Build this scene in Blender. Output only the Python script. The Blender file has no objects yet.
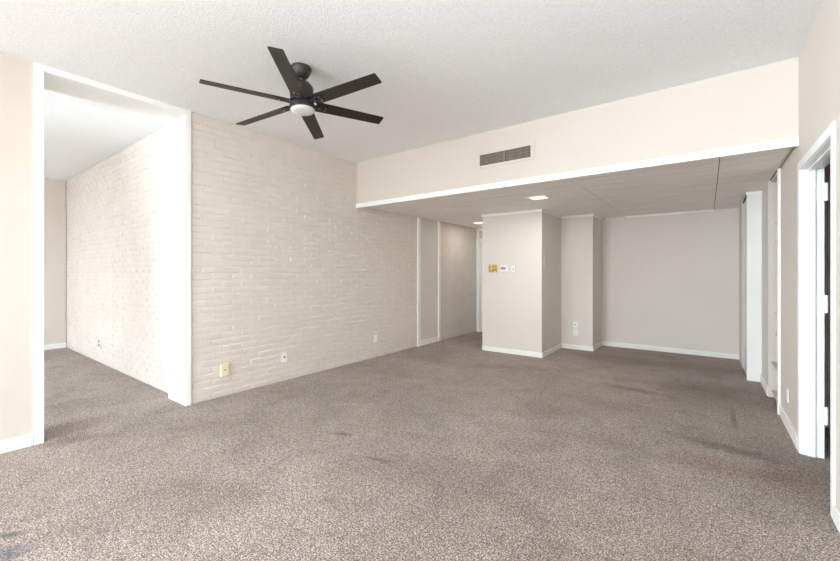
import bpy, bmesh, math, random
from mathutils import Vector, Matrix

sc = bpy.context.scene
C = sc.collection
R = math.radians

# ------------------------------------------------------------------ camera, world, daylight, exposure
cam_d = bpy.data.cameras.new('camera')
cam = bpy.data.objects.new('camera', cam_d)
C.objects.link(cam)
cam.location = (0, 0, 1.3)
cam.rotation_euler = (R(90), 0, R(36.636))
cam_d.sensor_width = 36.0
cam_d.lens = 385.66 / 840 * 36
cam_d.shift_y = -8.1 / 840
cam_d.clip_start = 0.05
sc.camera = cam

world = bpy.data.worlds.new('daylight')
sc.world = world
world.use_nodes = True
world.node_tree.nodes['Background'].inputs['Color'].default_value = (0.86, 0.93, 1.0, 1)
world.node_tree.nodes['Background'].inputs['Strength'].default_value = 0.4
world.cycles.sampling_method = 'NONE'


def area(name, loc, size_x, size_z, power, color=(1, 1, 1), rot=(R(90), 0, 0)):
    d = bpy.data.lights.new(name, 'AREA')
    d.shape = 'RECTANGLE'
    d.size, d.size_y, d.energy, d.color = size_x, size_z, power, color
    o = bpy.data.objects.new(name, d)
    C.objects.link(o)
    o.location, o.rotation_euler = loc, rot
    return o


# daylight arriving through the glazed rear wall behind the camera, outside the panes
area('daylight_sky_living', (-1.75, -7.75, 1.55), 4.4, 2.0, 64, (0.775, 0.905, 1.0), (R(64), 0, 0))
area('daylight_ground_living', (-1.75, -7.75, 1.05), 4.4, 1.9, 142, (0.775, 0.905, 1.0), (R(122), 0, 0))
area('daylight_sky_left', (-5.1, -4.85, 1.55), 2.9, 2.0, 900, (0.775, 0.905, 1.0), (R(62), 0, R(-90)))
area('daylight_ground_left', (-5.1, -4.85, 1.05), 2.9, 1.9, 1640, (0.775, 0.905, 1.0), (R(124), 0, R(-90)))
area('daylight_sky_side', (-6.7, -3.65, 1.55), 3.8, 2.0, 165, (0.775, 0.905, 1.0), (R(18), 0, 0))
area('daylight_ground_side', (-6.7, -3.65, 1.05), 3.8, 1.9, 26, (0.775, 0.905, 1.0), (R(134), 0, 0))

sc.cycles.max_bounces = 16
sc.cycles.diffuse_bounces = 14
sc.cycles.use_guiding = True
sc.cycles.caustics_reflective = False
sc.cycles.caustics_refractive = False
sc.cycles.sample_clamp_indirect = 4.0
sc.cycles.use_adaptive_sampling = False
sc.cycles.denoising_prefilter = 'ACCURATE'

vs = sc.view_settings
vs.view_transform = 'Standard'
vs.look = 'None'
vs.gamma = 1.0
vs.use_curve_mapping = False
vs.exposure = 0.68

# ------------------------------------------------------------------ measured room
XL, XR = -4.071, 0.5345          # left brick face, right wall face
YH = 3.9213                      # face of the dropped header
ZC, ZD = 2.8825, 2.2656          # main ceiling, dropped ceiling
ZB = 2.2282                      # underside of the header trim
XW = XR + 0.006                  # painted right wall, just behind casing and baseboard faces
YS = -3.0                        # window wall of the side room
YR = -7.0                        # rear wall behind the camera
rnd = random.Random(4)

# ------------------------------------------------------------------ materials


def srgb(r, g, b):
    def f(c):
        c /= 255.0
        return c / 12.92 if c <= 0.04045 else ((c + 0.055) / 1.055) ** 2.4
    return (f(r), f(g), f(b), 1)


def new_mat(name, color, rough=0.6, metal=0.0, spec=0.4):
    m = bpy.data.materials.new(name)
    m.use_nodes = True
    b = m.node_tree.nodes['Principled BSDF']
    b.inputs['Base Color'].default_value = color
    b.inputs['Roughness'].default_value = rough
    b.inputs['Metallic'].default_value = metal
    b.inputs['Specular IOR Level'].default_value = spec
    return m, m.node_tree, b


def add_noise_bump(nt, b, scale, strength, dist, detail=2.0, kind='noise', stretch=None):
    n = nt.nodes
    tc = n.new('ShaderNodeTexCoord')
    src = tc.outputs['Object']
    if stretch:
        mp = n.new('ShaderNodeMapping')
        mp.inputs['Scale'].default_value = stretch
        nt.links.new(src, mp.inputs['Vector'])
        src = mp.outputs['Vector']
    t = n.new('ShaderNodeTexNoise')
    t.inputs['Scale'].default_value = scale
    t.inputs['Detail'].default_value = detail
    nt.links.new(src, t.inputs['Vector'])
    bp = n.new('ShaderNodeBump')
    bp.inputs['Strength'].default_value = strength
    bp.inputs['Distance'].default_value = dist
    nt.links.new(t.outputs['Fac'], bp.inputs['Height'])
    nt.links.new(bp.outputs['Normal'], b.inputs['Normal'])
    return src, t


def ramp(nt, fac, stops):
    r = nt.nodes.new('ShaderNodeValToRGB')
    el = r.color_ramp.elements
    el[0].position, el[0].color = stops[0]
    el[1].position, el[1].color = stops[-1]
    for p, c in stops[1:-1]:
        e = el.new(p)
        e.color = c
    nt.links.new(fac, r.inputs['Fac'])
    return r.outputs['Color']


def mixc(nt, fac, a, b, mode='MIX'):
    m = nt.nodes.new('ShaderNodeMix')
    m.data_type = 'RGBA'
    m.blend_type = mode
    for sock, v in ((m.inputs[0], fac), (m.inputs[6], a), (m.inputs[7], b)):
        if hasattr(v, 'is_linked'):
            nt.links.new(v, sock)
        else:
            sock.default_value = v
    return m.outputs[2]


def painted(name, c, rough=0.6, bump=0.15):
    m, nt, b = new_mat(name, c, rough)
    src, t = add_noise_bump(nt, b, 160, bump, 0.002)
    t2 = nt.nodes.new('ShaderNodeTexNoise')
    t2.inputs['Scale'].default_value = 1.3
    nt.links.new(src, t2.inputs['Vector'])
    lo = tuple(x * 0.97 for x in c[:3]) + (1,)
    nt.links.new(ramp(nt, t2.outputs['Fac'], [(0.3, lo), (0.7, c)]), b.inputs['Base Color'])
    return m


M_WALL = painted('cream_wall_paint', srgb(209, 200, 191))
M_GREIGE = painted('greige_wall_paint', srgb(218, 212, 206))
M_TRIM = painted('white_trim_paint', srgb(238, 238, 236), 0.35, 0.05)
M_CLOSET = painted('white_door_paint', srgb(230, 231, 230), 0.35, 0.05)


def brick_paint():
    m, nt, b = new_mat('painted_brick', srgb(226, 215, 204), 0.5)
    src, t = add_noise_bump(nt, b, 75, 0.22, 0.004, 4.0)
    t2 = nt.nodes.new('ShaderNodeTexNoise')
    t2.inputs['Scale'].default_value = 5.0
    t2.inputs['Detail'].default_value = 4.0
    nt.links.new(src, t2.inputs['Vector'])
    nt.links.new(ramp(nt, t2.outputs['Fac'], [(0.3, srgb(213, 205, 197)), (0.7, srgb(219, 211, 204))]), b.inputs['Base Color'])
    return m


M_BRICK = brick_paint()
M_JOINT_SHADE = painted('mortar_joint_shade', srgb(203, 194, 185), 0.7, 0.2)  # mortar coloured darker to stand in for joint shading lost in denoising


def popcorn():
    m, nt, b = new_mat('popcorn_ceiling', srgb(232, 231, 229), 0.85, 0, 0.2)
    n = nt.nodes
    tc = n.new('ShaderNodeTexCoord')
    t = n.new('ShaderNodeTexNoise')
    t.inputs['Scale'].default_value = 105
    t.inputs['Detail'].default_value = 3
    t.inputs['Roughness'].default_value = 0.65
    nt.links.new(tc.outputs['Object'], t.inputs['Vector'])
    bp = n.new('ShaderNodeBump')
    bp.inputs['Strength'].default_value = 0.4
    bp.inputs['Distance'].default_value = 0.008
    nt.links.new(t.outputs['Fac'], bp.inputs['Height'])
    nt.links.new(bp.outputs['Normal'], b.inputs['Normal'])
    nt.links.new(ramp(nt, t.outputs['Fac'], [(0.3, srgb(225, 227, 228)), (0.6, srgb(240, 243, 244))]), b.inputs['Base Color'])
    return m


M_CEIL = popcorn()


def fibre_panel():
    m, nt, b = new_mat('fibre_ceiling_panel', srgb(236, 232, 227), 0.8, 0, 0.2)
    n = nt.nodes
    tc = n.new('ShaderNodeTexCoord')
    mp = n.new('ShaderNodeMapping')
    mp.inputs['Scale'].default_value = (0.55, 9.0, 1.0)
    nt.links.new(tc.outputs['Object'], mp.inputs['Vector'])
    t = n.new('ShaderNodeTexNoise')
    t.inputs['Scale'].default_value = 3.0
    t.inputs['Detail'].default_value = 6
    t.inputs['Roughness'].default_value = 0.6
    t.inputs['Distortion'].default_value = 0.6
    nt.links.new(mp.outputs['Vector'], t.inputs['Vector'])
    nt.links.new(ramp(nt, t.outputs['Fac'], [(0.32, srgb(229, 224, 219)), (0.5, srgb(243, 240, 236)), (0.68, srgb(249, 247, 245))]), b.inputs['Base Color'])
    bp = n.new('ShaderNodeBump')
    bp.inputs['Strength'].default_value = 0.2
    bp.inputs['Distance'].default_value = 0.004
    nt.links.new(t.outputs['Fac'], bp.inputs['Height'])
    nt.links.new(bp.outputs['Normal'], b.inputs['Normal'])
    return m


M_PANEL = fibre_panel()


def carpet():
    m, nt, b = new_mat('taupe_carpet', srgb(170, 150, 136), 0.95, 0, 0.1)
    n, L = nt.nodes, nt.links
    tc = n.new('ShaderNodeTexCoord')
    P = tc.outputs['Object']

    def noise(scale, detail, rough=0.6, dist=0.0):
        t = n.new('ShaderNodeTexNoise')
        t.inputs['Scale'].default_value = scale
        t.inputs['Detail'].default_value = detail
        t.inputs['Roughness'].default_value = rough
        t.inputs['Distortion'].default_value = dist
        L.new(P, t.inputs['Vector'])
        return t.outputs['Fac']
    tuft = noise(125, 2.0, 0.75)
    col = ramp(nt, tuft, [(0.36, srgb(48, 38, 32)), (0.5, srgb(132, 115, 105)), (0.62, srgb(200, 184, 175))])  # dark tones between tufts stand in for shading of the pile
    clump = ramp(nt, noise(38, 3, 0.7), [(0.36, (0.62, 0.61, 0.60, 1)), (0.5, (1, 1, 1, 1)), (0.64, (1.3, 1.3, 1.3, 1))])
    col = mixc(nt, 1.0, col, clump, 'MULTIPLY')
    # worn / brushed areas of the pile
    wear = ramp(nt, noise(1.1, 4, 0.55, 0.5), [(0.32, (0.80, 0.75, 0.70, 1)), (0.52, (1.02, 1.0, 0.98, 1)), (0.72, (1.18, 1.17, 1.17, 1))])
    col = mixc(nt, 1.0, col, wear, 'MULTIPLY')
    wear2 = ramp(nt, noise(4.5, 3, 0.6, 0.8), [(0.30, (0.80, 0.78, 0.75, 1)), (0.5, (1, 1, 1, 1)), (0.72, (1.09, 1.09, 1.09, 1))])
    col = mixc(nt, 1.0, col, wear2, 'MULTIPLY')
    # old stains with their own outlines: (x, y, length x, length y, rotation, colour, strength)
    stains = [(0.10, 3.27, 0.50, 0.22, 0.05, srgb(150, 120, 92), 0.45),
              (0.50, 3.36, 0.32, 0.34, 0.2, srgb(152, 122, 94), 0.45),
              (-3.95, 0.82, 0.40, 0.16, 0.9, srgb(112, 90, 68), 0.55),
              (0.19, 4.40, 0.035, 0.42, 0.0, srgb(70, 56, 48), 0.6),
              (0.14, 3.64, 0.50, 0.12, -0.15, srgb(84, 68, 56), 0.6),
              (-0.65, 4.84, 0.50, 0.14, -0.15, srgb(84, 68, 57), 0.55),
              (0.05, 5.35, 0.9, 0.5, 0.2, srgb(104, 86, 72), 0.4),
              (-0.5, 6.45, 1.6, 0.5, 0.1, srgb(96, 78, 64), 0.45),
              (-2.35, 2.12, 0.16, 0.05, 0.4, srgb(84, 70, 60), 0.6),
              (-1.82, 1.98, 0.13, 0.045, 0.2, srgb(80, 66, 58), 0.7),
              (-1.74, 1.45, 0.08, 0.03, 0.4, srgb(110, 84, 64), 0.55),
              (-1.2, 2.1, 0.9, 0.5, 0.6, srgb(112, 94, 80), 0.35),
              (-0.5, 1.6, 0.7, 0.35, 0.9, srgb(104, 88, 76), 0.4),
              (-2.3, 4.9, 1.2, 0.25, 0.35, srgb(106, 88, 74), 0.35),
              (-2.78, 0.31, 0.13, 0.045, 0.9, srgb(52, 50, 50), 0.8),
              (-2.60, 0.28, 0.16, 0.10, 0.9, srgb(88, 98, 116), 0.75)]
    edge = noise(9, 3)
    for (x, y, a, c, r_, colr, s) in stains:
        mp = n.new('ShaderNodeMapping')
        mp.vector_type = 'TEXTURE'
        mp.inputs['Location'].default_value = (x, y, 0)
        mp.inputs['Rotation'].default_value = (0, 0, r_)
        mp.inputs['Scale'].default_value = (a, c, 1)
        L.new(P, mp.inputs['Vector'])
        ln = n.new('ShaderNodeVectorMath')
        ln.operation = 'LENGTH'
        L.new(mp.outputs['Vector'], ln.inputs[0])
        ad = n.new('ShaderNodeMath')
        ad.operation = 'ADD'
        L.new(ln.outputs['Value'], ad.inputs[0])
        L.new(edge, ad.inputs[1])
        mr = n.new('ShaderNodeMapRange')
        mr.interpolation_type = 'SMOOTHSTEP'
        mr.inputs['From Min'].default_value = 1.5
        mr.inputs['From Max'].default_value = 0.6
        mr.inputs['To Min'].default_value = 0
        mr.inputs['To Max'].default_value = s
        L.new(ad.outputs[0], mr.inputs['Value'])
        tint = mixc(nt, 1.0, col, tuple(min(1.0, v * 2.6) for v in colr[:3]) + (1,), 'MULTIPLY')
        col = mixc(nt, mr.outputs['Result'], col, tint)
    L.new(col, b.inputs['Base Color'])
    bp = n.new('ShaderNodeBump')
    bp.inputs['Strength'].default_value = 0.7
    bp.inputs['Distance'].default_value = 0.012
    L.new(tuft, bp.inputs['Height'])
    L.new(bp.outputs['Normal'], b.inputs['Normal'])
    b.inputs['Sheen Weight'].default_value = 0.25
    b.inputs['Sheen Roughness'].default_value = 0.6
    return m


M_CARPET = carpet()
M_FAN = painted('fan_black_brown', srgb(44, 39, 37), 0.45, 0.05)
M_FANMETAL = painted('fan_dark_bronze', srgb(50, 46, 44), 0.38, 0.03)
M_STEEL = new_mat('brushed_steel', srgb(190, 188, 184), 0.3, 1.0)[0]
M_LENS = new_mat('frosted_glass_lens', srgb(214, 214, 211), 0.35)[0]
M_PLASTIC = painted('white_plastic', srgb(243, 242, 239), 0.35, 0.0)
M_BEIGE = painted('aged_beige_plastic', srgb(232, 219, 186), 0.4, 0.02)
M_DARK = new_mat('dark_slot', srgb(40, 38, 37), 0.7)[0]
M_DUCT = new_mat('dark_duct', srgb(62, 56, 50), 0.9)[0]
M_GREY = new_mat('grey_display', srgb(146, 152, 152), 0.3)[0]
M_LOUVER = painted('taupe_louver', srgb(150, 140, 128), 0.5, 0.02)
M_PEWTER = new_mat('grey_switch_rim', srgb(176, 172, 170), 0.4)[0]


def brass():
    m, nt, b = new_mat('aged_brass', srgb(206, 170, 100), 0.35, 0.5)
    src, t = add_noise_bump(nt, b, 60, 0.4, 0.003)
    nt.links.new(ramp(nt, t.outputs['Fac'], [(0.38, srgb(128, 94, 44)), (0.6, srgb(228, 196, 126))]), b.inputs['Base Color'])
    return m


M_BRASS = brass()


def emitter(name, col, s):
    m, nt, b = new_mat(name, col, 0.5)
    b.inputs['Emission Color'].default_value = col
    b.inputs['Emission Strength'].default_value = s
    m.cycles.emission_sampling = 'NONE'
    return m


M_GLOW = emitter('lit_diffuser', srgb(255, 243, 214), 1.25)


def pane_glass():
    m = bpy.data.materials.new('window_glass')
    m.use_nodes = True
    nt = m.node_tree
    nt.nodes.remove(nt.nodes['Principled BSDF'])
    t = nt.nodes.new('ShaderNodeBsdfTransparent')
    g = nt.nodes.new('ShaderNodeBsdfGlossy')
    g.inputs['Roughness'].default_value = 0.02
    mx = nt.nodes.new('ShaderNodeMixShader')
    mx.inputs[0].default_value = 0.06
    nt.links.new(t.outputs[0], mx.inputs[1])
    nt.links.new(g.outputs[0], mx.inputs[2])
    nt.links.new(mx.outputs[0], nt.nodes['Material Output'].inputs['Surface'])
    return m


M_GLASS = pane_glass()

# ------------------------------------------------------------------ mesh helpers


def bx(bm, x0, x1, y0, y1, z0, z1, bevel=0.0):
    vv = [bm.verts.new((x, y, z)) for x in (x0, x1) for y in (y0, y1) for z in (z0, z1)]
    fs = [(0, 1, 3, 2), (4, 6, 7, 5), (0, 4, 5, 1), (2, 3, 7, 6), (0, 2, 6, 4), (1, 5, 7, 3)]
    faces = [bm.faces.new([vv[i] for i in f]) for f in fs]
    if bevel:
        es = list({e for f in faces for e in f.edges})
        bmesh.ops.bevel(bm, geom=es, offset=bevel, segments=2, affect='EDGES', profile=0.5)


def lathe(bm, prof, seg=48, cap=True):
    rings = []
    for r, z in prof:
        rings.append([bm.verts.new((r * math.cos(2 * math.pi * k / seg), r * math.sin(2 * math.pi * k / seg), z)) for k in range(seg)])
    for a, b in zip(rings, rings[1:]):
        for k in range(seg):
            bm.faces.new((a[k], a[(k + 1) % seg], b[(k + 1) % seg], b[k]))
    if cap:
        bm.faces.new(rings[0])
        bm.faces.new(rings[-1][::-1])


def cyl(bm, p, axis, r, h, seg=20):
    ax = Vector(axis).normalized()
    q = Vector((0, 0, 1)).rotation_difference(ax)
    b2 = [[bm.verts.new(Vector(p) + q @ Vector((r * math.cos(2 * math.pi * k / seg), r * math.sin(2 * math.pi * k / seg), z))) for k in range(seg)] for z in (0, h)]
    for k in range(seg):
        bm.faces.new((b2[0][k], b2[0][(k + 1) % seg], b2[1][(k + 1) % seg], b2[1][k]))
    bm.faces.new(b2[0][::-1])
    bm.faces.new(b2[1])


def obj(name, bm, mat, parent=None, smooth=False, loc=None):
    bmesh.ops.recalc_face_normals(bm, faces=bm.faces[:])
    me = bpy.data.meshes.new(name)
    bm.to_mesh(me)
    bm.free()
    me.materials.append(mat)
    if smooth:
        for p in me.polygons:
            p.use_smooth = True
        me.set_sharp_from_angle(angle=R(35))
    o = bpy.data.objects.new(name, me)
    C.objects.link(o)
    if parent:
        o.parent = parent
    if loc:
        o.location = loc
    return o


def tag(o, label, cat, group=None, kind=None):
    o['label'] = label
    o['category'] = cat
    if group:
        o['group'] = group
    if kind:
        o['kind'] = kind
    return o


def thing(name, label, cat, loc=(0, 0, 0), rz=0.0, group=None, kind=None):
    o = bpy.data.objects.new(name, None)
    C.objects.link(o)
    o.location = loc
    o.rotation_euler = (0, 0, rz)
    return tag(o, label, cat, group, kind)


def struct(name, boxes, mat, label, cat, bevel=0.0, parent=None):
    bm = bmesh.new()
    for b in boxes:
        bx(bm, *b, bevel)
    o = obj(name, bm, mat, parent)
    if parent is None:
        tag(o, label, cat, kind='structure')
    return o


def brick_field(bm, O, U, N, u0, u1, v0, v1, seed, course=0.0677, length=0.2032, joint=0.012, depth=0.014, phase=0.0):
    """running-bond brick faces with slanted arrises on a mortar plane; N points into the room"""
    rd = random.Random(seed)
    O, U, N, V = Vector(O), Vector(U), Vector(N), Vector((0, 0, 1))

    def P(u, v, d):
        return bm.verts.new(O + U * u + V * v + N * d)
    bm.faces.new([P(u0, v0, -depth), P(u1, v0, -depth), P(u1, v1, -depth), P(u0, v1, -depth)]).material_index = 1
    row = 0
    v = v0
    while v < v1 - 0.004:
        vb, vt = v + joint / 2, min(v + course - joint / 2, v1)
        u = u0 - length + (0.5 * length if row % 2 else 0.0) + phase
        while u < u1:
            jl = rd.uniform(-0.006, 0.006)
            a, b = max(u + joint / 2 + jl, u0), min(u + length - joint / 2 + rd.uniform(-0.002, 0.002), u1)
            u += length
            if b - a < 0.02 or vt - vb < 0.008:
                continue
            s = 0.008
            off = rd.uniform(-0.0025, 0.0025)
            tw = [rd.uniform(-0.0010, 0.0010) + off for _ in range(4)]
            jt = lambda: rd.uniform(-0.0028, 0.0028)
            o4 = [P(a, vb, -depth - .001), P(b, vb, -depth - .001), P(b, vt, -depth - .001), P(a, vt, -depth - .001)]
            i4 = [P(a + s + jt(), vb + s + jt() * .6, tw[0]), P(b - s + jt(), vb + s + jt() * .6, tw[1]),
                  P(b - s + jt(), vt - s + jt() * .6, tw[2]), P(a + s + jt(), vt - s + jt() * .6, tw[3])]
            bm.faces.new(i4)
            for k in range(4):
                bm.faces.new((o4[k], o4[(k + 1) % 4], i4[(k + 1) % 4], i4[k]))
        v += course
        row += 1


# ------------------------------------------------------------------ setting: floor and ceilings
struct('floor', [(-9.2, 2.6, YR - 0.2, 8.0, -0.1, 0.0)], M_CARPET, 'taupe carpet with worn patches covering the whole floor', 'floor')
struct('ceiling', [(-9.2, 2.6, YR - 0.2, 8.0, ZC, ZC + 0.12)], M_CEIL, 'high white popcorn textured ceiling holding the black fan', 'ceiling')

bm = bmesh.new()
xs = [-4.065, -2.338, -1.122, 0.089, 0.531]
for a, b in zip(xs, xs[1:]):
    for y0, y1 in ((YH + 0.03, 5.44), (5.4435, 7.62)):
        if b > 0.4:
            y0, y1 = (YH + 0.03, 6.6) if y0 < 5 else (6.6, 7.62)
        if b > 0.4:
            bx(bm, a + 0.0031, b, y0, y1, ZD, ZD + 0.012)
        elif a < -4:
            bx(bm, a, b - 0.0031, y0, y1, ZD, ZD + 0.012)
        else:
            if y0 < 5:
                bx(bm, a + 0.0031, b - 0.0031, y0, 7.62, ZD, ZD + 0.012)
o = obj('ceiling_lower', bm, M_PANEL)
tag(o, 'lower ceiling of pale streaky fibre panels beyond the header', 'ceiling', kind='structure')
struct('ceiling_lower_gap_shade', [(-4.07, 0.9, YH + 0.035, 7.62, ZD + 0.014, ZD + 0.05)], M_DUCT, 'dark sheet added above the lower ceiling so its gaps read as shadow', 'ceiling')  # dark sheet added to put shade into the panel gaps

# ------------------------------------------------------------------ left side
struct('wall_left_near', [(XL - 0.394, XL, -3.2, 0.594, 0, ZC), (XL - 0.394, XL, YR, -6.5, 0, ZC), (XL - 0.394, XL, -6.5, -3.2, 2.5, ZC)], M_WALL, 'smooth cream wall at the left edge, before the wide opening', 'wall')
struct('baseboard_left_near', [(XL, XL + 0.014, -3.2, 0.590, 0, 0.088)], M_TRIM, 'white baseboard under the smooth cream wall at the left edge', 'baseboard', 0.003)
struct('trim_1', [(XL - 0.394, XL + 0.014, 0.594, 0.650, 0, ZC)], M_TRIM, 'white jamb board on the left of the wide opening', 'trim', 0.002)
struct('trim_2', [(XL - 0.394, XL + 0.014, 1.646, 1.697, 0, ZC)], M_TRIM, 'broad white jamb board between the side room and the brick wall', 'trim', 0.002)
struct('trim_3', [(XL - 0.394, XL + 0.012, 0.651, 1.645, 2.835, ZC)], M_TRIM, 'white head board across the top of the wide opening', 'trim', 0.002)

bm = bmesh.new()
bx(bm, XL - 0.394, XL - 0.006, 1.698, 7.75, 0, ZC)
brick_field(bm, (XL, 0, 0), (0, 1, 0), (1, 0, 0), 1.698, 5.395, 0, ZC, 11)
brick_field(bm, (XL, 0, 0), (0, 1, 0), (1, 0, 0), 6.105, 7.545, 0, ZD, 12)
o = obj('wall_left', bm, M_BRICK)
o.data.materials.append(M_JOINT_SHADE)
tag(o, 'long cream painted brick wall on the left running to the hallway', 'wall', kind='structure')
struct('wall_left_infill', [(XL - 0.006, XL + 0.004, 5.47, 6.035, 0.0, ZD)], M_GREIGE, 'narrow smooth panel set into the brick wall between two thin battens', 'wall')
struct('trim_4', [(XL - 0.006, XL + 0.022, 5.395, 5.470, 0, ZD)], M_TRIM, 'thin white batten on the near edge of the smooth panel', 'trim', 0.003)
struct('trim_5', [(XL - 0.006, XL + 0.022, 6.035, 6.105, 0, ZD)], M_TRIM, 'thin white batten on the far edge of the smooth panel', 'trim', 0.003)
struct('baseboard_left', [(XL + 0.004, XL + 0.018, 5.4705, 6.0345, 0, 0.095)], M_TRIM, 'short white baseboard between the two thin battens', 'baseboard', 0.003)

# side room seen through the opening
bm = bmesh.new()
bx(bm, -9.1, XL - 0.395, 1.712, 2.05, 0, ZC)
brick_field(bm, (0, 1.705, 0), (1, 0, 0), (0, -1, 0), -8.90, XL - 0.394, 0, ZC, 13)
o = obj('wall_side_room', bm, M_BRICK)
o.data.materials.append(M_JOINT_SHADE)
tag(o, 'bright painted brick wall of the side room seen through the opening', 'wall', kind='structure')
struct('wall_side_room_end', [(-9.1, -8.90, YS, 1.70, 0, ZC)], M_WALL, 'smooth cream end wall at the far left of the side room', 'wall')
struct('baseboard_side_room', [(-8.90, -8.886, YS, 1.70, 0, 0.088)], M_TRIM, 'white baseboard on the end wall of the side room', 'baseboard', 0.003)

# ------------------------------------------------------------------ header over the far part of the room
struct('wall_header', [(XL, XW, YH + 0.012, YH + 0.10, ZB + 0.02, ZC)], M_WALL, 'cream header above the lower ceiling, holding the air vent', 'wall')
struct('trim_6', [(XL, XW, YH - 0.004, YH + 0.03, ZB, 2.2915)], M_TRIM, 'long white board along the bottom edge of the header', 'trim', 0.002)
struct('trim_7', [(XL, XL + 0.022, YH - 0.002, YH + 0.012, 2.292, ZC)], M_WALL, 'thin upright strip where the header meets the brick wall', 'trim', 0.002)

# ------------------------------------------------------------------ far walls
struct('wall_thermostat', [(-3.021, -2.0133, 5.8126, 7.75, 0, ZD)], M_GREIGE, 'projecting wall block carrying the thermostat and switches', 'wall')
struct('wall_corner', [(-2.0133, -1.507, 6.7932, 7.75, 0, ZD)], M_GREIGE, 'shallow wall block between the thermostat block and the back wall', 'wall')
struct('wall_back', [(-1.507, 0.95, 7.4596, 7.75, 0, ZD)], M_GREIGE, 'plain greige back wall at the far end of the room', 'wall')


def skirting(name, boxes, label):
    struct(name, boxes, M_TRIM, label, 'baseboard', 0.003)


skirting('baseboard_thermostat', [(-3.021, -2.0003, 5.7996, 5.8126, 0, 0.075), (-2.0133, -2.0003, 5.8126, 6.7932, 0, 0.075)],
         'white baseboard around the thermostat wall block')
skirting('baseboard_corner', [(-2.0000, -1.494, 6.7802, 6.7932, 0, 0.075), (-1.507, -1.494, 6.7932, 7.4596, 0, 0.075)],
         'white baseboard around the shallow corner block')
skirting('baseboard_back', [(-1.4935, 0.388, 7.4466, 7.4596, 0, 0.075)], 'white baseboard along the plain back wall')
struct('trim_8', [(-3.035, -1.999, 5.7986, 5.8126, 2.222, ZD), (-2.0133, -1.999, 5.8126, 6.7932, 2.228, ZD)], M_TRIM,
       'white top moulding around the thermostat wall block', 'trim', 0.003)
struct('trim_9', [(-1.999, -1.493, 6.7792, 6.7932, 2.228, ZD), (-1.507, -1.493, 6.7932, 7.4596, 2.228, ZD)], M_TRIM,
       'white top moulding around the shallow corner block', 'trim', 0.003)
struct('trim_10', [(-1.13, 0.09, 7.436, 7.4596, 2.240, ZD)], M_TRIM, 'white moulding along the top of the plain back wall', 'trim', 0.003)

# hallway end with its door
struct('wall_hall', [(XL, -3.021, 7.60, 7.75, 0, ZD)], M_GREIGE, 'end wall of the hallway around the white door', 'wall')
d1 = thing('door_1', 'white hallway door and frame mostly hidden by the thermostat block', 'door', (-3.55, 7.575, 0), kind='structure')
bm = bmesh.new()
for b in ((-4.066, -3.985, 7.535, 7.60, 0, ZD), (-3.045, -3.025, 7.535, 7.60, 0, ZD), (-3.985, -3.045, 7.535, 7.60, 2.205, ZD), (-3.985, -3.045, 7.535, 7.60, 1.92, 2.05)):
    bx(bm, *b, 0.002)
bmesh.ops.translate(bm, verts=bm.verts[:], vec=(3.55, -7.575, 0))
obj('door_frame', bm, M_TRIM, d1)
bm = bmesh.new()
bx(bm, -3.983 + 3.55, -3.047 + 3.55, -0.015, 0.022, 0.008, 1.918, 0.002)
for z0, z1 in ((0.2, 0.9), (1.02, 1.75)):
    for x0, x1 in ((-0.33, -0.04), (0.06, 0.40)):
        bx(bm, x0, x1, -0.021, -0.014, z0, z1, 0.005)
leaf = obj('door_leaf', bm, M_CLOSET, d1)
bm = bmesh.new()
bx(bm, -0.433, 0.503, -0.005, 0.02, 2.05, 2.205)
obj('transom_panel', bm, M_WALL, d1)
bm = bmesh.new()
cyl(bm, (0.43, -0.08, 0.95), (0, 1, 0), 0.026, 0.05)
cyl(bm, (0.43, -0.04, 0.95), (0, 1, 0), 0.010, 0.03)
obj('knob', bm, M_BRASS, leaf, True)

# ------------------------------------------------------------------ right side
DY0, DY1, DZ = 2.975, 3.842, 2.030      # doorway in the right wall
struct('wall_right_near', [(XW, XR + 0.124, YR, DY0 - 0.02, 0, ZC), (XW, XR + 0.124, DY0 - 0.02, DY1 + 0.02, DZ + 0.02, ZC), (XW, XR + 0.124, DY1 + 0.02, 4.805, 0, ZC)],
       M_WALL, 'smooth cream wall on the right, pierced by a white cased doorway', 'wall')
struct('wall_right_far', [(0.521, XR + 0.124, 5.44, 6.085, 0, ZD)], M_GREIGE, 'short strip of right wall between the bookcase niche and the closet', 'wall')
struct('wall_closet', [(0.388, 0.50, 6.81, 7.4596, 0, ZD)], M_GREIGE, 'narrow greige wall between the closet and the back wall', 'wall')
skirting('baseboard_right_near', [(XR - 0.005, XW, YR, DY0 - 0.065, 0, 0.085)], 'white baseboard on the right wall in front of the doorway')
skirting('baseboard_right', [(XR - 0.005, XW, DY1 + 0.075, 4.775, 0, 0.100)], 'white baseboard between the doorway and the bookcase')
skirting('baseboard_right_far', [(0.508, 0.521, 5.441, 6.065, 0, 0.100)], 'white baseboard between the bookcase niche and the closet')
struct('trim_11', [(0.519, 0.5305, YH + 0.031, 4.77, ZD - 0.012, ZD + 0.012)], M_WALL, 'pale edge strip of the lower ceiling along the right wall', 'trim')

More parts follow.
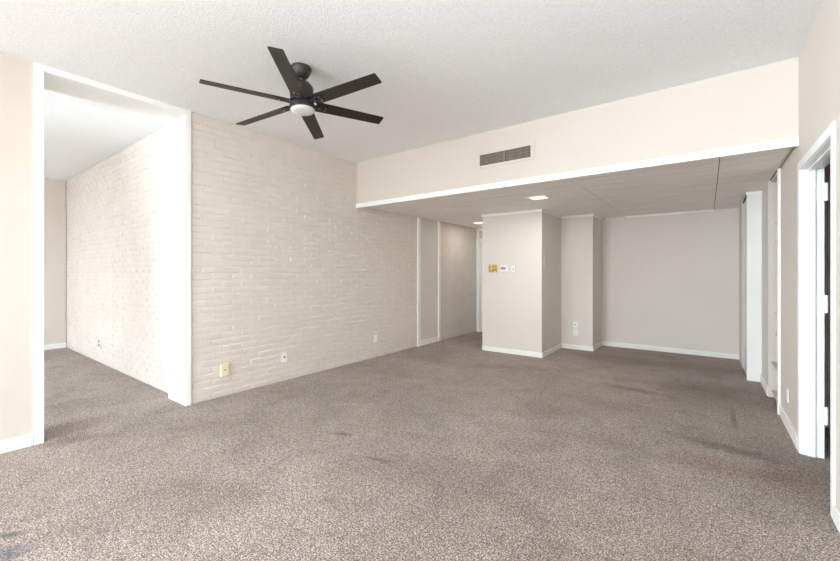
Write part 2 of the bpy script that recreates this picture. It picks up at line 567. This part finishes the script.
d2 = thing('door_2', 'white cased doorway without a leaf on the right wall', 'door', (XR, 3.41, 0), kind='structure')
bm = bmesh.new()
bx(bm, -0.004, 0.006, DY1 - 3.41 + 0.005, DY1 - 3.41 + 0.065, 0, DZ + 0.065, 0.003)
bx(bm, -0.004, 0.006, DY0 - 3.41 - 0.060, DY0 - 3.41 - 0.005, 0, DZ + 0.065, 0.003)
bx(bm, -0.004, 0.006, DY0 - 3.41 - 0.005, DY1 - 3.41 + 0.005, DZ + 0.005, DZ + 0.065, 0.003)
obj('casing', bm, M_TRIM, d2)
bm = bmesh.new()
bx(bm, 0.006, 0.124, DY1 - 3.41, DY1 - 3.41 + 0.02, 0, DZ)
bx(bm, 0.006, 0.124, DY0 - 3.41 - 0.02, DY0 - 3.41, 0, DZ)
bx(bm, 0.006, 0.124, DY0 - 3.41 - 0.02, DY1 - 3.41 + 0.02, DZ, DZ + 0.02)
obj('door_jamb', bm, M_TRIM, d2)
bm = bmesh.new()
bx(bm, 0.040, 0.080, DY1 - 3.41 - 0.012, DY1 - 3.41, 0, DZ, 0.002)
bx(bm, 0.040, 0.080, DY0 - 3.41, DY0 - 3.41 + 0.012, 0, DZ, 0.002)
bx(bm, 0.040, 0.080, DY0 - 3.41 + 0.012, DY1 - 3.41 - 0.012, DZ - 0.012, DZ, 0.002)
obj('door_stop', bm, M_TRIM, d2)
for z in (0.30, 1.08, 1.86):
    bm = bmesh.new()
    bx(bm, 0.085, 0.139, DY1 - 3.41 - 0.004, DY1 - 3.41 + 0.012, z - 0.06, z + 0.06)
    cyl(bm, (0.134, DY1 - 3.41 - 0.006, z - 0.062), (0, 0, 1), 0.008, 0.124)
    obj('hinge', bm, M_TRIM, d2)

# the unlit room beyond that doorway
struct('wall_side_passage', [(1.9, 2.0, 1.6, 8.0, 0, ZC), (XR + 0.124, 1.9, 1.6, 1.7, 0, ZC), (XR + 0.124, 1.9, 4.62, 4.72, 0, ZC)], M_GREIGE,
       'walls of the dim room beyond the doorway on the right', 'wall')

# closet beyond the bookcase
cl = thing('door_3', 'white closet front standing out from the far right wall', 'closet', (0.46, 6.4, 0), kind='structure')
bm = bmesh.new()
bx(bm, 0.386 - 0.46, 0.521 - 0.46, 6.068 - 6.4, 6.10 - 6.4, 0, ZD - 0.028, 0.002)
obj('end_panel', bm, M_CLOSET, cl)
bm = bmesh.new()
bx(bm, 0.378 - 0.46, 0.523 - 0.46, 6.054 - 6.4, 6.072 - 6.4, ZD - 0.03, ZD - 0.003, 0.002)
obj('top_moulding', bm, M_TRIM, cl)
bm = bmesh.new()
for y0, y1 in ((6.125, 6.46), (6.465, 6.80)):
    bx(bm, 0.398 - 0.46, 0.428 - 0.46, y0 - 6.4, y1 - 6.4, 0.012, ZD - 0.04, 0.002)
obj('sliding_leaf', bm, M_CLOSET, cl)
bm = bmesh.new()
bx(bm, 0.394 - 0.46, 0.434 - 0.46, 6.101 - 6.4, 6.806 - 6.4, ZD - 0.035, ZD - 0.004)
obj('door_track', bm, M_DUCT, cl)

# bookcase niche
bc = thing('bookcase', 'built-in white bookcase with seven shelves in a niche of the right wall', 'bookcase', (0.70, 5.12, 0))
BX, BY = 0.70, 5.12
bm = bmesh.new()
bx(bm, 0.521 - BX, 0.5402 - BX, 4.778 - BY, 4.832 - BY, 0, 2.253, 0.002)
obj('face_stile', bm, M_TRIM, bc)
bm = bmesh.new()
bx(bm, 0.515 - BX, 0.84 - BX, 5.418 - BY, 5.438 - BY, 0, 2.262, 0.001)
obj('side_panel', bm, M_WALL, bc)
bm = bmesh.new()
bx(bm, 0.5405 - BX, 0.84 - BX, 4.8125 - BY, 4.8325 - BY, 0, 2.262, 0.001)
obj('side_panel', bm, M_WALL, bc)
bm = bmesh.new()
bx(bm, 0.84 - BX, 0.855 - BX, 4.812 - BY, 5.438 - BY, 0, 2.262)
obj('back_panel', bm, M_WALL, bc)
bm = bmesh.new()
bx(bm, 0.54 - BX, 0.84 - BX, 4.833 - BY, 5.417 - BY, 2.240, 2.262)
obj('top_panel', bm, M_WALL, bc)
for z, x0 in ((1.806, 0.572), (1.620, 0.572), (1.278, 0.572), (0.883, 0.566), (0.655, 0.566), (0.364, 0.540), (0.067, 0.540)):
    bm = bmesh.new()
    bx(bm, x0 - BX, 0.838 - BX, 4.833 - BY, 5.417 - BY, z - 0.010, z + 0.010, 0.002)
    obj('shelf', bm, M_WALL, bc)

# ------------------------------------------------------------------ rear wall behind the camera with its glazing
struct('wall_rear', [(-9.1, -8.62, YS - 0.15, YS, 0, ZC), (-4.75, XL - 0.394, YS - 0.15, YS, 0, ZC), (-9.1, XL - 0.394, YS - 0.15, YS, 2.5, ZC),
                     (-4.465, -3.95, YR - 0.15, YR, 0, ZC), (0.45, 2.6, YR - 0.15, YR, 0, ZC), (-4.465, 2.6, YR - 0.15, YR, 2.5, ZC)], M_WALL, 'cream wall behind the viewer with wide glazed openings', 'wall')


def glazing(name, x0, x1, n, label, y=YR - 0.07, rz=0.0, at=None):
    t = thing(name, label, 'window', at or ((x0 + x1) / 2, y, 0), rz, kind='structure')
    w = (x1 - x0) / 2
    b = bmesh.new()
    bx(b, -w, w, -0.04, 0.04, 0, 0.06)
    bx(b, -w, w, -0.04, 0.04, 2.44, 2.5)
    for k in range(n + 1):
        xx = -w + 2 * w * k / n
        bx(b, max(xx - 0.03, -w), min(xx + 0.03, w), -0.04, 0.04, 0.06, 2.44)
    obj('window_frame', b, M_TRIM, t)
    b = bmesh.new()
    bx(b, -w + 0.03, w - 0.03, -0.003, 0.003, 0.06, 2.44)
    obj('pane', b, M_GLASS, t)


glazing('window_1', -3.95, 0.45, 3, 'wide sliding glass wall of the living room behind the viewer')
glazing('window_2', -8.62, -4.75, 3, 'wide window of the side room behind the viewer', YS - 0.07)
glazing('window_3', -6.5, -3.2, 2, 'sliding glass door in the left wall behind the viewer', rz=R(90), at=(XL - 0.2, -4.85, 0))

# ------------------------------------------------------------------ ceiling fan
fan = thing('ceiling_fan', 'black six-bladed ceiling fan with a round frosted light', 'ceiling fan', (-2.515, 1.842, ZC))
bm = bmesh.new()
lathe(bm, [(0.074, 0.0), (0.079, -0.006), (0.079, -0.020), (0.072, -0.034), (0.066, -0.052), (0.052, -0.074), (0.036, -0.084), (0.018, -0.088)])
obj('canopy', bm, M_FANMETAL, fan, True)
# the rotor hangs from the ball joint slightly out of plumb
tx, ty = 0.0674, 0.0061
TILT = Vector((0, 0, 1)).rotation_difference(Vector((-tx, -ty, 1)).normalized()).to_euler()


def fpart(name, bm, mat, parent=fan, smooth=True):
    o = obj(name, bm, mat, parent, smooth)
    if parent is fan:
        o.rotation_euler = TILT
        o.location = (0, 0, -0.075)
    return o


Q = -0.075                                # rotor parts are measured down from the joint
bm = bmesh.new()
lathe(bm, [(0.013, 0.0), (0.013, -0.05)], 24)
lathe(bm, [(0.020, -0.026), (0.020, -0.034)], 24)
fpart('downrod', bm, M_STEEL)
bm = bmesh.new()
lathe(bm, [(0.022, -0.040), (0.058, -0.046), (0.064, -0.050), (0.084, -0.080), (0.088, -0.088), (0.088, -0.190), (0.080, -0.196)])
fpart('motor_housing', bm, M_FANMETAL)
bm = bmesh.new()
lathe(bm, [(0.070, -0.196), (0.082, -0.205), (0.094, -0.222), (0.097, -0.238), (0.097, -0.252), (0.091, -0.258)])
fpart('light_collar', bm, M_FANMETAL)
bm = bmesh.new()
lathe(bm, [(0.090, -0.250), (0.090, -0.260), (0.084, -0.268), (0.066, -0.275), (0.040, -0.279), (0.015, -0.280)])
fpart('light_lens', bm, M_LENS)
BR, HW, PIT = 0.6896, 0.0472, -0.2353
for i in range(6):
    ph = 4.3764 + i * math.pi / 3
    rot = Matrix.Rotation(ph, 4, 'Z') @ Matrix.Rotation(-PIT * -1, 4, 'X')
    bm = bmesh.new()
    # blade outline in plan, very slightly wider at the tip, corners eased
    out = [(0.105, -0.053), (0.30, -0.0512), (BR - 0.006, -HW), (BR, -HW + 0.006), (BR, HW - 0.006), (BR - 0.006, HW), (0.30, 0.0512), (0.105, 0.053)]
    top = [bm.verts.new((x, y, 0.0035)) for x, y in out]
    bot = [bm.verts.new((x, y, -0.0035)) for x, y in out]
    bm.faces.new(top)
    bm.faces.new(bot[::-1])
    for k in range(len(out)):
        bm.faces.new((top[k], bot[k], bot[(k + 1) % len(out)], top[(k + 1) % len(out)]))
    bm.transform(Matrix.Translation((0, 0, -0.207)) @ rot)
    bl = fpart('blade', bm, M_FAN, smooth=False)
    bm = bmesh.new()
    bx(bm, 0.066, 0.135, -0.020, 0.020, -0.014, -0.0045, 0.003)
    bx(bm, 0.120, 0.185, -0.026, -0.012, -0.011, -0.0036, 0.002)
    bx(bm, 0.120, 0.185, 0.012, 0.026, -0.011, -0.0036, 0.002)
    bx(bm, 0.170, 0.198, -0.026, 0.026, -0.011, -0.0036, 0.002)
    bm.transform(Matrix.Translation((0, 0, -0.207)) @ rot)
    br = fpart('blade_bracket', bm, M_FANMETAL, bl)
    for px, py in ((0.178, -0.018), (0.178, 0.018), (0.128, 0.0)):
        bm = bmesh.new()
        cyl(bm, (px, py, -0.0155), (0, 0, 1), 0.0045, 0.006, 12)
        bm.transform(Matrix.Translation((0, 0, -0.207)) @ rot)
        fpart('screw', bm, M_STEEL, bl)

# ------------------------------------------------------------------ air vent on the header
v = thing('air_vent', 'long white framed air vent high on the header wall', 'air vent', (-1.77, YH + 0.012, 2.565))
x0, x1, z0, z1 = -2.072 + 1.77, -1.478 + 1.77, 2.508 - 2.565, 2.630 - 2.565
ox0, ox1, oz0, oz1 = -2.098 + 1.77, -1.432 + 1.77, 2.478 - 2.565, 2.655 - 2.565
bm = bmesh.new()
bx(bm, ox0, x0, -0.011, 0, oz0, oz1, 0.002)
bx(bm, x1, ox1, -0.011, 0, oz0, oz1, 0.002)
bx(bm, x0, x1, -0.011, 0, oz0, z0, 0.002)
bx(bm, x0, x1, -0.011, 0, z1, oz1, 0.002)
obj('vent_frame', bm, M_WALL, v)
bm = bmesh.new()
bx(bm, x0, x1, -0.0015, -0.0005, z0, z1)
obj('duct_opening', bm, M_DUCT, v)
bm = bmesh.new()
bx(bm, -0.012, 0.002, -0.012, -0.002, z0, z1)
obj('mullion', bm, M_LOUVER, v)
bm = bmesh.new()
k = x0 + 0.012
while k < x1 - 0.006:
    if not (-0.016 < k < 0.006):
        bx(bm, k - 0.0025, k + 0.0025, -0.0100, -0.005, z0, z1)
    k += 0.0128
for q in range(1, 4):
    zz = z0 + (z1 - z0) * q / 4
    bx(bm, x0, -0.012, -0.0055, -0.003, zz - 0.0015, zz + 0.0015)
    bx(bm, 0.002, x1, -0.0055, -0.003, zz - 0.0015, zz + 0.0015)
obj('louver_grid', bm, M_LOUVER, v)

t = thing('cover_plate', 'tiny round painted cover plate high on the header, right of the vent', 'cover plate', (-0.092, YH + 0.012, 2.387))
bm = bmesh.new()
cyl(bm, (0, -0.004, 0), (0, 1, 0), 0.032, 0.004, 28)
obj('disc', bm, M_WALL, t)
bm = bmesh.new()
cyl(bm, (0, -0.0055, 0), (0, 1, 0), 0.004, 0.002, 12)
obj('screw', bm, M_PEWTER, t)

# ------------------------------------------------------------------ recessed square lights in the lower ceiling


def square_light(label, x, y, s, power):
    t = thing('recessed_light', label, 'ceiling light', (x, y, ZD), group='square recessed lights')
    b = bmesh.new()
    i, o_ = s * 0.40, s * 0.5
    for r4 in ((-o_, o_, -o_, -i), (-o_, o_, i, o_), (-o_, -i, -i, i), (i, o_, -i, i)):
        bx(b, r4[0], r4[1], r4[2], r4[3], -0.010, 0.0, 0.001)
    obj('trim_frame', b, M_BEIGE, t)
    b = bmesh.new()
    bx(b, -i, i, -i, i, -0.005, -0.001)
    obj('diffuser', b, M_GLOW, t)
    d = bpy.data.lights.new('lamp_glow', 'AREA')
    d.shape, d.size, d.energy, d.color = 'SQUARE', s * 0.75, power, (1.0, 0.95, 0.88)
    lo = bpy.data.objects.new('lamp_glow', d)
    C.objects.link(lo)
    lo.parent = t
    lo.location = (0, 0, -0.014)
    return t


square_light('square lit recessed light in front of the thermostat wall block', -1.733, 4.885, 0.25, 10)
square_light('small lit recessed light at the far end of the hallway ceiling', -3.54, 6.68, 0.25, 2.5)

# ------------------------------------------------------------------ plates and controls on the walls (fronts face local -Y)
FX, FXR = R(90), R(-90)


def plate(t, w, h, mat=M_PLASTIC, d=0.006, name='plate'):
    b = bmesh.new()
    bx(b, -w / 2, w / 2, -d, 0.0, -h / 2, h / 2, min(0.0025, d * 0.4))
    return obj(name, b, mat, t)


def dark_disc(t, x, z, r, y=-0.006, name='jack', mat=M_DARK):
    b = bmesh.new()
    cyl(b, (x, y - 0.004, z), (0, 1, 0), r, 0.005, 18)
    return obj(name, b, mat, t, True)


def duplex(t, y=-0.006, mat=M_PLASTIC):
    for z in (-0.022, 0.022):
        b = bmesh.new()
        bx(b, -0.015, 0.015, y - 0.003, y, z - 0.014, z + 0.014, 0.002)
        r_ = obj('receptacle', b, mat, t)
        b = bmesh.new()
        bx(b, -0.008, -0.005, y - 0.0036, y - 0.0025, z - 0.004, z + 0.007)
        bx(b, 0.005, 0.008, y - 0.0036, y - 0.0025, z - 0.004, z + 0.007)
        bx(b, -0.002, 0.002, y - 0.0036, y - 0.0025, z - 0.010, z - 0.006)
        obj('slots', b, M_DARK, r_)


G = 'wall plates near the floor'
# telephone box on the brick
t = thing('phone_box', 'yellowed beige telephone box low on the brick wall near the opening', 'phone box', (XL + 0.001, 2.020, 0.278), FX)
b = bmesh.new()
bx(b, -0.042, 0.042, -0.030, 0.003, -0.064, 0.064, 0.006)
obj('cover', b, M_BEIGE, t)
b = bmesh.new()
bx(b, -0.007, 0.007, -0.0312, -0.0295, -0.004, 0.010)
obj('jack', b, M_LOUVER, t)

t = thing('outlet_plate', 'white wall plate with one dark jack, low in the middle of the brick wall', 'outlet', (XL + 0.002, 2.737, 0.283), FX, G)
plate(t, 0.072, 0.116)
dark_disc(t, 0.004, 0.0, 0.011)
t = thing('outlet_plate', 'blank white wall plate low on the brick wall before the thin battens', 'outlet', (XL + 0.002, 4.325, 0.288), FX, G)
plate(t, 0.072, 0.116)
for z in (-0.042, 0.042):
    dark_disc(t, 0, z, 0.003, -0.003, 'screw', M_PEWTER)
t = thing('outlet_plate', 'white outlet with two dark sockets on the bright brick of the side room', 'outlet', (-7.02, 1.704, 0.262), 0, G)
plate(t, 0.078, 0.16)
dark_disc(t, 0, 0.045, 0.020, name='receptacle')
dark_disc(t, 0, -0.010, 0.021, name='receptacle')
dark_disc(t, 0, 0.018, 0.008, name='screw', mat=M_PEWTER)
t = thing('outlet_plate', 'blank white wall plate low on the right wall beside the doorway', 'outlet', (XW - 0.0002, 4.388, 0.282), FXR, G)
plate(t, 0.070, 0.112)
for z in (-0.042, 0.042):
    dark_disc(t, 0, z, 0.003, -0.003, 'screw', M_PEWTER)
t = thing('outlet_plate', 'small white plate with a dark jack on the corner block, above another outlet', 'outlet', (-1.778, 6.793, 0.417), 0, G)
plate(t, 0.072, 0.100)
dark_disc(t, 0.0, 0.004, 0.009)
t = thing('outlet_plate', 'white outlet on the corner block, directly under the plate with a jack', 'outlet', (-1.778, 6.793, 0.290), 0, G)
plate(t, 0.072, 0.116)
duplex(t)

# thermostat block: brass plate, thermostat, switch
t = thing('switch_plate', 'ornate aged brass switch plate left of the thermostat', 'switch plate', (-2.825, 5.8124, 1.365), 0)
plate(t, 0.158, 0.128, M_BRASS, 0.006)
for x in (-0.024, 0.024):
    b = bmesh.new()
    bx(b, x - 0.005, x + 0.005, -0.018, -0.005, -0.012, 0.012, 0.002)
    obj('toggle', b, M_BEIGE, t)
for sx, sz, lx, lz in ((-0.058, 0.040, 0.030, 0.014), (0.058, 0.040, 0.030, 0.014), (-0.058, -0.040, 0.030, 0.014), (0.058, -0.040, 0.030, 0.014), (0, 0.052, 0.05, 0.010), (0, -0.052, 0.05, 0.010)):
    b = bmesh.new()
    bx(b, sx - lx / 2, sx + lx / 2, -0.009, -0.005, sz - lz / 2, sz + lz / 2, 0.0015)
    obj('relief', b, M_BRASS, t)


t = thing('thermostat', 'white thermostat with a grey display between the brass plate and light switch', 'thermostat', (-2.622, 5.8124, 1.362), 0)
b = bmesh.new()
bx(b, -0.064, 0.064, -0.026, 0, -0.048, 0.050, 0.005)
obj('body', b, M_PLASTIC, t)
b = bmesh.new()
bx(b, -0.054, 0.030, -0.0272, -0.0255, -0.020, 0.026)
obj('display', b, M_GREY, t)
b = bmesh.new()
for z in (-0.002, 0.022):
    bx(b, 0.038, 0.054, -0.028, -0.0255, z - 0.007, z + 0.007, 0.001)
obj('buttons', b, M_PLASTIC, t)

t = thing('light_switch', 'single white light switch right of the thermostat', 'light switch', (-2.470, 5.8124, 1.355), 0)
plate(t, 0.080, 0.126, M_PEWTER, 0.003, 'rim')
b = bmesh.new()
bx(b, -0.034, 0.034, -0.007, -0.003, -0.056, 0.056, 0.0015)
obj('plate', b, M_PLASTIC, t)
b = bmesh.new()
bx(b, -0.006, 0.006, -0.0082, -0.0066, -0.022, 0.022)
obj('toggle_slot', b, M_DARK, t)
b = bmesh.new()
bx(b, -0.0035, 0.0035, -0.016, -0.008, 0.0, 0.011, 0.001)
obj('toggle', b, M_PLASTIC, t)

# painted-over breaker panel door on the shaded side of the block
t = thing('breaker_panel', 'flush painted breaker panel door on the shaded side of the thermostat block', 'breaker panel', (-2.0131, 6.12, 1.465), FX)
b = bmesh.new()
bx(b, -0.212, 0.212, -0.006, 0.0, -0.103, 0.103, 0.002)
pd = obj('panel_door', b, M_GREIGE, t)
b = bmesh.new()
bx(b, 0.17, 0.185, -0.0095, -0.0055, 0.05, 0.075, 0.001)
obj('latch', b, M_GREIGE, pd)
